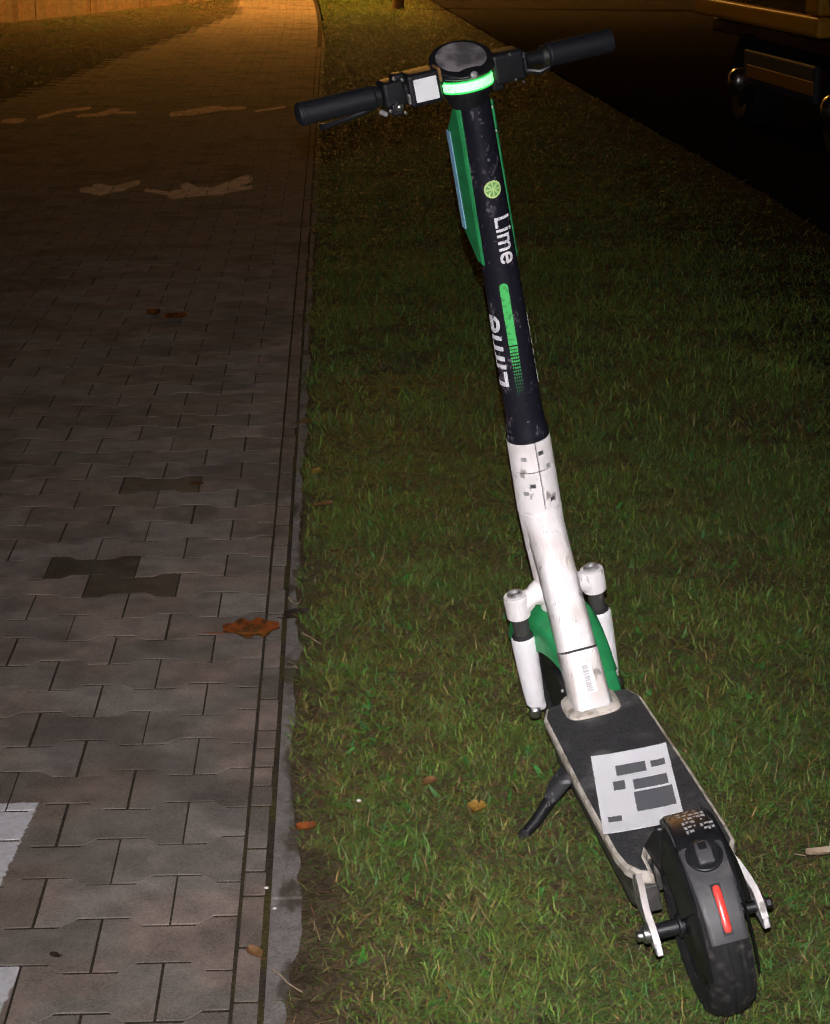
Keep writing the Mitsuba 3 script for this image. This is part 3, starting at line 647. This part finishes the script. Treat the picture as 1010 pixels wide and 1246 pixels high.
obj('foot_flange', loft([sring(neck_c(.17) + .003, 0, z, hx, hy) for z, hx, hy in ((.1685, .051, .046), (.173, .0505, .0455), (.177, .047, .041), (.180, .0425, .0355), (.181, .030, .025))]), 'worn_rim', nk, frame=LF, smooth=32, label='worn beige flange at the foot of the neck')
# the barcode label lies on the rear face of the neck base
zr = A_([.21, .25]); xr_ = [neck_c(z) - np.interp(z, [.166, .2, .2572], [.040, .0385, .0375]) * math.cos(.30) for z in zr]
dirz = A_([xr_[1] - xr_[0], 0, zr[1] - zr[0]]); dirz /= np.linalg.norm(dirz); nrm = A_([-dirz[2], 0, dirz[0]])
base = A_([xr_[0], 0, zr[0] + np.interp(.2, [.166, .2572], [.04, .0375]) * math.sin(.30)])
def LAB(m, lift):
    v = np.asarray(m.vertices); return trimesh.Trimesh(base + v[:, :1] * A_([0, -1, 0]) + v[:, 1:2] * dirz + (v[:, 2:] + lift) * nrm, m.faces, process=False)
lb = obj('label', LAB(rbox([-.010, -.020, 0], [.012, .030, .0006], .0002), .0010), 'white_plain', nk, frame=LF, smooth=False)
bars_, x_ = [], -.016
rg = np.random.default_rng(4)
while x_ < .026:
    w_ = rg.choice([.0008, .0014, .002]); bars_.append(trimesh.creation.box(bounds=[[-.004, x_, 0], [.0055, x_ + w_, .0002]])); x_ += w_ + rg.choice([.0008, .0013])
obj('barcode', LAB(cat(*bars_), .0017), 'print_grey', nk, frame=LF, smooth=False, label='grey barcode lines')

# deck
out = [(.735, .040), (.728, .070), (.690, .0815), (.40, .083), (.18, .081), (.135, .076), (.104, .062), (.092, .044), (.145, .043), (.165, .035), (.165, -.040), (.130, -.050), (.100, -.058), (.104, -.072), (.128, -.083), (.18, -.085), (.40, -.086), (.690, -.0845), (.728, -.072), (.735, -.04)]
dk = obj('deck', plate(out, .150, .1665, .003), 'worn_rim', sc, frame=LF, smooth=25, label='deck with worn pale edge')
inn = A_(Polygon(out).buffer(-.0055, join_style=2).exterior.coords)[:-1]
obj('grip_mat', plate(inn.tolist(), .1660, .1690, .001), 'deck_grip', dk, frame=LF, smooth=25, label='dark grey grip mat covering the deck')
under = [(.72, .066), (.68, .074), (.15, .074), (.10, .058), (.165, .03), (.165, -.03), (.10, -.058), (.15, -.076), (.68, -.077), (.72, -.066)]
obj('battery_case', plate(under, .098, .1505, .0), 'deck_frame', dk, frame=LF, smooth=20, label='dark battery case under the deck')
obj('front_mount', cat(rbox([.70, -.040, .105], [.765, .040, .150], .006), hull([(.73, 0, .15, .03), (.80, 0, .36, .022)])), 'black_plastic', dk, frame=LF)
# rear bracket arms, axle, nuts
def arm(sg):
    pts = [(.150, .150), (.092, .166), (.060, .166), (.030, .157), (.006, .149), (-.016, .139), (-.030, .122), (-.033, .112), (-.022, .108), (-.004, .112), (.020, .116), (.06, .104), (.15, .102)]
    m = plate(pts, 0, .0085, .0016); v = np.asarray(m.vertices)
    off = (.0605 if sg > 0 else .0590) + np.clip((.085 - v[:, 0]) / .07, 0, 1) * .0105
    m2 = trimesh.Trimesh(np.c_[v[:, 0], sg * (off + v[:, 2]), v[:, 1]], m.faces if sg > 0 else m.faces[:, ::-1], process=False)
    trimesh.repair.fix_normals(m2)
    return m2
for sg in (1, -1):
    a_ = obj('tail_arm', arm(sg), 'dull_steel', sc, frame=LF, smooth=25, label='scraped metal arm holding the rear wheel on the %s' % ('left' if sg > 0 else 'right'))
    e0 = .0600 if sg > 0 else .0585
    tp = [(.092, .1675), (.060, .1675), (.030, .1585), (.006, .1505), (-.012, .1420), (-.028, .1240)]
    obj('edge_trim', loft([A_([[x, sg * (e0 + min(max((.085 - x) / .07, 0), 1) * .0105), z], [x, sg * (e0 + .009 + min(max((.085 - x) / .07, 0), 1) * .0105), z], [x, sg * (e0 + .009 + min(max((.085 - x) / .07, 0), 1) * .0105), z + .003], [x, sg * (e0 + min(max((.085 - x) / .07, 0), 1) * .0105), z + .003]]) for x, z in tp]), 'white_paint', a_, frame=LF, smooth=25)
    obj('axle_nut', lathe([0, sg * (.079 if sg > 0 else .0735), .1298], [0, sg * .12, .1298], [(0, .0120), (.002, .0125), (.008, .0125), (.010, .0100), (.0101, .0075), (.016, .0075), (.018, .006)], 6 if sg < 0 else 16), 'steel' if sg > 0 else 'black_plastic', a_, frame=LF, smooth=30)
    obj('axle', rod([0, sg * .030, .1298], [0, sg * .072, .1298], .0085 if sg < 0 else .011), 'black_plastic', a_, frame=LF)
    obj('washer', rod([0, sg * .034, .1298], [0, sg * .040, .1298], .017), 'black_plastic', a_, frame=LF)
    obj('mount_block', rbox([.09, sg * .052 - .012, .108], [.15, sg * .052 + .012, .150], .004), 'deck_frame', a_, frame=LF)
# rear fender: flat grey top with sloping black skirts
def gp(k, y_, r_): return (y_, r_)
topQ = [(-.0345, .1375), (-.0315, .1490), (-.0245, .1520), (.0245, .1520), (.0315, .1490), (.0345, .1375)]
topP = [(-.034, .136), (-.031, .1475), (-.024, .1505), (.024, .1505), (.031, .1475), (.034, .136)]
tap = lambda t: (.78 + .7 * t if t < .3 else .99 - .21 * (t - .3) / .7, 1.0 - .09 * max(0, .5 - t))
rfd = obj('rear_fender', arc_shell(topP, 62, 164, 28, frame_c=(0, 0, .1298), taper=tap), 'grey_plastic', sc, frame=LF, smooth=30, label='dark grey rear fender')
obj('front_cover', arc_shell(topQ, 60, 112, 16, frame_c=(0, 0, .1298), taper=lambda t: (.80 + .13 * t, .950 + .05 * t)), 'black_plastic', rfd, frame=LF, smooth=30, label='black cover at the front of the rear fender')
for sg in (1, -1):
    o_ = .007 if sg < 0 else .011
    skirt = [(sg * .0325, .1465), (sg * .0365, .142), (sg * (.053 - o_), .108), (sg * (.057 - o_), .094), (sg * (.054 - o_), .094), (sg * (.049 - o_), .110), (sg * .033, .139), (sg * .030, .143)]
    secs = []
    for a in np.radians(np.linspace(90 if sg > 0 else 66, 146, 22)):
        secs.append(A_([[r_ * math.cos(a), y_, r_ * math.sin(a) + .1298] for y_, r_ in skirt]))
    obj('skirt', loft(secs), 'black_plastic', rfd, frame=LF, smooth=35, label='black side skirt of the rear fender on the %s' % ('left' if sg > 0 else 'right'))
    mud = [(sg * .030, .138), (sg * .0345, .132), (sg * .0385, .105), (sg * .0375, .098), (sg * .0355, .105), (sg * .031, .131)]
    obj('mud_flap', loft([A_([[r_ * math.cos(a), y_, r_ * math.sin(a) + .1298] for y_, r_ in mud]) for a in np.radians(np.linspace(140, 186, 12))]), 'black_plastic', rfd, frame=LF, smooth=35)
obj('bridge', cat(hull([(.060, -.03, .245, .006), (.060, .03, .245, .006), (.16, -.034, .172, .005), (.16, .034, .172, .005), (.09, -.03, .165, .005), (.09, .03, .165, .005)])), 'black_plastic', rfd, frame=LF, smooth=30)
def on_fender(a, y_, r_): a = math.radians(a); return A_([r_ * math.cos(a), y_, r_ * math.sin(a) + .1298])
kc = on_fender(119, 0, .1505); kn = on_fender(119, 0, 1.15) - on_fender(119, 0, .15); kn = kn / np.linalg.norm(kn)
kb = obj('knob_recess', lathe(kc - kn * .004, kc + kn, [(0, .0245), (.0055, .0245), (.0068, .0230), (.0068, .0205), (.0050, .0195)], 32), 'black_plastic', rfd, frame=LF, smooth=30, label='round black latch on the rear fender')
kt = A_([-math.sin(math.radians(119)), 0, math.cos(math.radians(119))])
def KN(q): return LF(kc + q[:, :1] * kt + q[:, 1:2] * A_([0, 1, 0]) + q[:, 2:] * kn)
obj('latch', hull([(-.015, -.006, .006, .0035), (-.015, .006, .006, .0035), (.012, -.0075, .0035, .0035), (.012, .0075, .0035, .0035), (-.004, -.0075, .008, .0035), (-.004, .0075, .008, .0035)]), 'grey_plastic', kb, frame=KN, smooth=35)
obj('latch_button', rbox([-.014, -.0055, .0088], [-.002, .0055, .0118], .001), 'black_plastic', kb, frame=KN)
secs = []
for i, a in enumerate(np.linspace(136, 159, 14)):
    w_ = .0052 * (0.6 if i in (0, 13) else 1)
    secs.append(A_([on_fender(a, -w_, .149), on_fender(a, -w_, .1528), on_fender(a, -w_ * .5, .1545), on_fender(a, w_ * .5, .1545), on_fender(a, w_, .1528), on_fender(a, w_, .149)]))
tl = obj('tail_light', loft(secs), 'red_lens', rfd, frame=LF, smooth=35, label='narrow red tail light')
secs = []
for i, a in enumerate(np.linspace(134.7, 160.5, 14)):
    secs.append(A_([on_fender(a, -.0068, .148), on_fender(a, -.0068, .1514), on_fender(a, .0068, .1514), on_fender(a, .0068, .148)]))
obj('light_bezel', loft(secs), 'black_plastic', tl, frame=LF, smooth=30)
# remains of a print on the cover
wp = []
rg = np.random.default_rng(12)
for i, a in enumerate((72, 77, 82, 87, 92, 97, 101)):
    y_ = .010
    while y_ > -.026:
        w_ = rg.uniform(.002, .006)
        if rg.random() < .72:
            b = a + rg.uniform(1.0, 2.6)
            wp.append(trimesh.Trimesh(A_([on_fender(t, y, r_) for t in (a, b) for y in (y_ - w_, y_) for r_ in (.142 + .009 * (t - 60) / 50, .1440 + .0090 * (t - 60) / 50)])).convex_hull)
        y_ -= w_ + rg.uniform(.001, .003)
obj('worn_print', cat(*wp), 'print_grey', rfd, frame=LF, smooth=False, label='scratched remains of a white print on the black cover', kind='stuff')
# kickstand
ks = obj('kickstand', sweep([(.560, .082, .118), (.557, .112, .088), (.555, .140, .060), (.5532, .1662, .0395)], [.0115, .0105, .0095, .0085], 12), 'black_plastic', sc, frame=LF, smooth=40, label='black kickstand propping the scooter on its left')
obj('hinge', hull([(.574, .074, .125, .010), (.545, .074, .125, .010), (.556, .108, .094, .0125), (.570, .100, .105, .010)]), 'stand_steel', ks, frame=LF, smooth=40)
obj('spring', sweep([(.548 + .003 * math.cos(i * .9), .086 + i * .0008, .108 + .003 * math.sin(i * .9) - i * .0006) for i in range(46)], .001, 5), 'dull_steel', ks, frame=LF)
obj('foot', hull([(.5532, .1640, .0420, .0105), (.553, .1685, .0385, .0080)]), 'black_rubber', ks, frame=LF, smooth=40)

# printed sheet on the deck
def SHT(q):
    ca, sa = math.cos(math.radians(8.5)), math.sin(math.radians(8.5))
    x, y_ = q[:, 0] * ca + q[:, 1] * sa, -q[:, 0] * sa + q[:, 1] * ca
    z = .1700 + q[:, 2] + .004 * np.abs(q[:, 0] / .11) ** 3 + .002 * (q[:, 1] / .06) ** 4
    return LF(np.c_[.350 + x, .004 + y_, z])
sh = thing('paper_sheet', 'white printed sheet with dark grey blocks lying on the scooter deck', 'sheet')
def sub(lo, hi, e=.012): return fine(trimesh.creation.box(bounds=[lo, hi]), e)
obj('page', sub([-.150, -.058, 0], [.124, .060, .0008], .014), 'paper_white', sh, frame=SHT, smooth=False)
for lo, hi in (((.052, -.020), (.084, .026)), ((.060, -.050), (.080, -.028)), ((-.004, -.048), (.030, .004)), ((-.080, -.052), (-.012, .006)), ((.004, .016), (.034, .034)), ((-.104, .030), (-.084, .05))):
    obj('print_block', sub([lo[0], lo[1], .0010], [hi[0], hi[1], .0013], .014), 'sheet_print', sh, frame=SHT, smooth=False)

# ---------------------------------------------------------------- leaves, twigs and pebbles
def leaf(x, y, z, L, W, ang, curl, seed, lobes=False):
    r = np.random.default_rng(seed); n, m = 14, 7; V, F = [], []
    for i in range(n + 1):
        t = i / n; w = W * (math.sin(math.pi * min(t * .94 + .03, 1)) ** .7) * (1 + (.22 * math.sin(t * 19 + seed) if lobes else .05 * math.sin(t * 23)))
        for j in range(m):
            u = -1 + 2 * j / (m - 1)
            V.append([(t - .5) * L, u * w / 2, curl * L * (abs(u) ** 1.6 * .5 + (t - .5) ** 2 * .9) + r.normal(0, .012) * L * .4 + .003])
    for i in range(n):
        for j in range(m - 1):
            a = i * m + j; F += [[a, a + 1, a + m + 1], [a, a + m + 1, a + m]]
    V = A_(V); c, s = math.cos(ang), math.sin(ang); V = np.c_[V[:, 0] * c - V[:, 1] * s + x, V[:, 0] * s + V[:, 1] * c + y, V[:, 2] + z]
    stalk = sweep([A_([x, y, z + .004]) - A_([c, s, 0]) * L * (.5 + k * .12) + A_([0, 0, .002 * k]) for k in range(4)], [.0012, .001, .0009, .0008], 5)
    return cat(trimesh.Trimesh(V, F, process=False), stalk)
def put_leaf(x, y, L, W, ang, curl, m, lab, seed, lobes=False, dz=0.0):
    z = (float(lawn_z(A_([x]), A_([y]))[0]) + .022 if x > .11 else 0.0) + dz
    whole('fallen_leaf', leaf(x, y, z, L, W, ang, curl, seed, lobes), m, lab, 'leaf', smooth=True)
put_leaf(-.026, 4.098, .115, .115, .15, .16, 'leaf_orange', 'large orange brown leaf lying across the edge of the pavers', 1, True)
put_leaf(.074, 5.90, .060, .05, .5, .2, 'leaf_brown', 'tan leaf on the kerb above the pale orange curl', 2)
put_leaf(.098, 5.34, .045, .03, 1.1, .35, 'leaf_yellow', 'small curled pale orange leaf at the lawn edge', 3)
put_leaf(.121, 4.97, .045, .032, .5, .25, 'leaf_brown', 'tan leaf in the grass above the big orange leaf', 4)
put_leaf(.302, 3.266, .030, .026, .9, .3, 'leaf_brown', 'small brown leaf in the grass left of the kickstand', 5)
put_leaf(.372, 3.142, .035, .032, 1.3, .4, 'leaf_yellow', 'yellow leaf in the grass beside the kickstand foot', 6)
put_leaf(.096, 3.133, .032, .028, .2, .5, 'leaf_orange', 'orange leaf tucked under grass at the kerb', 7)
put_leaf(-.505, 7.585, .05, .09, .1, .45, 'leaf_orange', 'orange leaf on the pavers, left one of the far pair', 8)
put_leaf(-.420, 7.51, .08, .08, .3, .3, 'leaf_orange', 'orange leaf on the pavers, right one of the far pair', 9, True)
put_leaf(.066, 4.19, .055, .06, .5, .3, 'leaf_dark', 'dark red brown leaf on the kerb right above the big orange leaf', 10)
put_leaf(.028, 2.72, .034, .022, 2.2, .4, 'leaf_brown', 'crumpled brown leaf in the gap beside the pavers', 11, dz=-.003)
put_leaf(-.256, 2.728, .020, .012, 2.3, .1, 'leaf_dark', 'small dark leaf scrap lying flat on a paver', 12)
put_leaf(.893, 2.958, .055, .02, .2, .3, 'twig_pale', 'pale dry leaf in the grass right of the scooter', 13)
put_leaf(-.205, 5.25, .03, .025, .2, .2, 'leaf_orange', 'tiny orange leaf scrap on the pavers in mid path', 14)
def twig(pts, r_, lab):
    whole('twig', sweep(pts, np.linspace(r_, r_ * .5, len(pts)), 6), 'twig_pale', lab, 'twig')
twig([(.055, 2.655, .012), (.066, 2.628, .018), (.078, 2.603, .018), (.098, 2.588, .012)], .0013, 'thin pale twig on the kerb near the bottom of the picture')
twig([(.078, 4.06, .012), (.09, 4.02, .02), (.115, 3.985, .016)], .0018, 'short pale twig on the kerb beside the big orange leaf')
twig([(.046, 4.30, .008), (.055, 4.25, .014), (.066, 4.235, .016), (.074, 4.28, .012)], .0020, 'forked tan twig on the kerb above the big orange leaf')
def pebble(x, y, s, lab):
    m = trimesh.creation.icosphere(2, 1.0); v = m.vertices * (1 + .25 * (meshkit.noise(m.vertices * 2 + x * 50, 3)[:, None] - .5)); z = float(lawn_z(A_([x]), A_([y]))[0]) + .02 if x > .11 else -.002
    whole('pebble', trimesh.Trimesh(v * [s, s * .8, s * .6] + [x, y, z + s * .4], m.faces, process=False), 'pebble_white', lab, 'pebble', smooth=True)
pebble(.038, 2.934, .0035, 'tiny white pebble in the gap beside the kerb')
pebble(.052, 2.865, .0032, 'tiny white pebble on the kerb just below the one in the gap')
pebble(.182, 3.205, .0042, 'white stone chip in the grass near the kerb')

# ---------------------------------------------------------------- far things: street lamp, wall, truck
lp = thing('street_lamp', 'slim street lamp post standing in the lawn at the far end of the path', 'street lamp')
obj('post', lathe([1.07, 29.9, -.05], [1.07, 29.9, 9], [(0, .075), (.4, .075), (.45, .058), (7.2, .040)], 20), 'post_paint', lp)
obj('arm', sweep([(1.07, 29.9, 7.1), (.9, 29.95, 7.25), (.3, 30.1, 7.32), (-.2, 30.2, 7.34)], .03, 10), 'post_paint', lp)
obj('lamp_housing', hull([(-.10, 30.2, 7.36, .07), (-.55, 30.3, 7.36, .07), (-.32, 30.1, 7.38, .07), (-.32, 30.42, 7.38, .07)]), 'truck_grey', lp)
k_ = obj('lamp_glass', trimesh.Trimesh([[-.12, 30.14, 7.275], [-.52, 30.22, 7.275], [-.52, 30.40, 7.275], [-.12, 30.36, 7.275]], [[0, 2, 1], [0, 3, 2]], process=False), 'print_white', lp, smooth=False)
m_ = meshkit.WRITTEN[scene[k_]['filename']]
nz = np.cross(m_[0][m_[1][0][1]] - m_[0][m_[1][0][0]], m_[0][m_[1][0][2]] - m_[0][m_[1][0][0]])[2]
if nz > 0: scene[k_]['flip_normals'] = True
scene[k_]['emitter'] = {'type': 'area', 'radiance': {'type': 'rgb', 'value': [SODIUM_POWER * c for c in SODIUM]}}

w0, wd_ = A_([-3.34, 28.63]), A_([1.49, 3.83]); wl = np.linalg.norm(wd_); wd_ = wd_ / wl; wn = A_([-wd_[1], wd_[0]])
wall = thing('concrete_wall', 'low pale concrete wall of upright panels beyond the verge, orange in the lamp light', 'wall')
obj('footing', trimesh.Trimesh(np.array([[*(w0 + wd_ * a + wn * b), z] for a in (-6, 7) for b in (.05, .16) for z in (-.05, 1.0)]), trimesh.creation.box().faces, process=False).convex_hull, 'wall_concrete', wall, smooth=False)
a = -5.3
while a < 6.5:
    q = A_([[*(w0 + wd_ * (a + u) + wn * b), z] for u in (.012, 1.49) for b in (0, .06) for z in (-.04, 1.1)])
    obj('panel', trimesh.Trimesh(q).convex_hull, 'wall_concrete', wall, smooth=False); a += 1.5

tp, tt = A_([2.85, 13, 0]), A_([-math.sin(math.radians(4.5)), math.cos(math.radians(4.5)), 0]); tn = A_([tt[1], -tt[0], 0])
def TF(q): return tp + q[:, :1] * tt + q[:, 1:2] * tn + q[:, 2:] * A_([0, 0, 1.0])      # along, away from the path, up
tr = thing('works_truck', 'dark truck with a yellow framed side parked on the road at the top right', 'truck')
cs = obj('chassis', cat(rbox([-3.2, .35, .42], [2.0, .50, .60], .02), rbox([-3.2, 1.35, .42], [2.0, 1.50, .60], .02), rbox([-2.8, .1, .56], [1.98, 1.75, .66], .02)), 'truck_dark', tr, frame=TF)
obj('side_panel', rbox([-.60, .03, .78], [1.98, .08, 2.3], .02), 'truck_dark', tr, frame=TF, label='dark panel inside the yellow frame')
obj('cargo_box', rbox([-.80, .09, .67], [1.96, 1.9, 2.3], .03), 'truck_dark', tr, frame=TF)
fr = obj('side_frame', rbox([-.83, -.02, .675], [2.02, .085, .795], .025), 'truck_yellow', tr, frame=TF, label='yellow lower rail of the truck side')
obj('frame_post', rbox([-.83, -.018, .80], [-.575, .083, 2.35], .025), 'truck_yellow', fr, frame=TF)
obj('frame_post', rbox([1.86, -.018, .80], [2.02, .083, 2.35], .025), 'truck_yellow', fr, frame=TF)
sk = obj('side_guard', rbox([-.70, .02, .29], [.84, .07, .515], .02), 'truck_grey', tr, frame=TF, label='grey side guard between the wheels')
obj('guard_stripe', rbox([-.71, .008, .345], [.71, .0185, .425], .004), 'stripe_worn', sk, frame=TF, label='orange yellow stripe along the side guard')
for al in (1.006, -1.016, -2.6):
    for de, sgn in ((.06, -1), (1.55, 1)):
        if al == -2.6 and de > 1: pass
        def WF(q, al=al, de=de): return TF(np.c_[q[:, 0] + al, q[:, 1] + de, q[:, 2] + .30])
        tpf = [(0, .17), (0, .19), (-.01, .24), (.005, .285), (.03, .30), (.19, .30), (.215, .285), (.22, .24), (.21, .19)]
        wk = obj('wheel', revolve_y(tpf, 40), 'black_rubber', tr, frame=WF, smooth=35)
        obj('rim', revolve_y([(.05, .02), (.05, .10), (.06, .15), (.03, .17), (.0, .19)] if sgn < 0 else [(.20, .19), (.19, .15), (.19, .02)], 32), 'truck_dark', wk, frame=WF, smooth=35)
        if sgn < 0 and al > -2: obj('hub_cap', lathe([0, .03, 0], [0, -.2, 0], [(0, .08), (.06, .08)] + [(.06 + .06 * math.sin(t), .08 * math.cos(t)) for t in np.linspace(.1, 1.53, 12)], 28), 'truck_chrome', wk, frame=WF, smooth=60)
obj('cab', cat(rbox([-3.3, .02, .80], [-.86, 1.9, 2.4], .06)), 'truck_white', tr, frame=TF, label='grey white cab at the near end')
obj('cab_window', rbox([-1.25, .008, 1.0], [-.95, .03, 2.0], .01), 'truck_dark', tr, frame=TF)
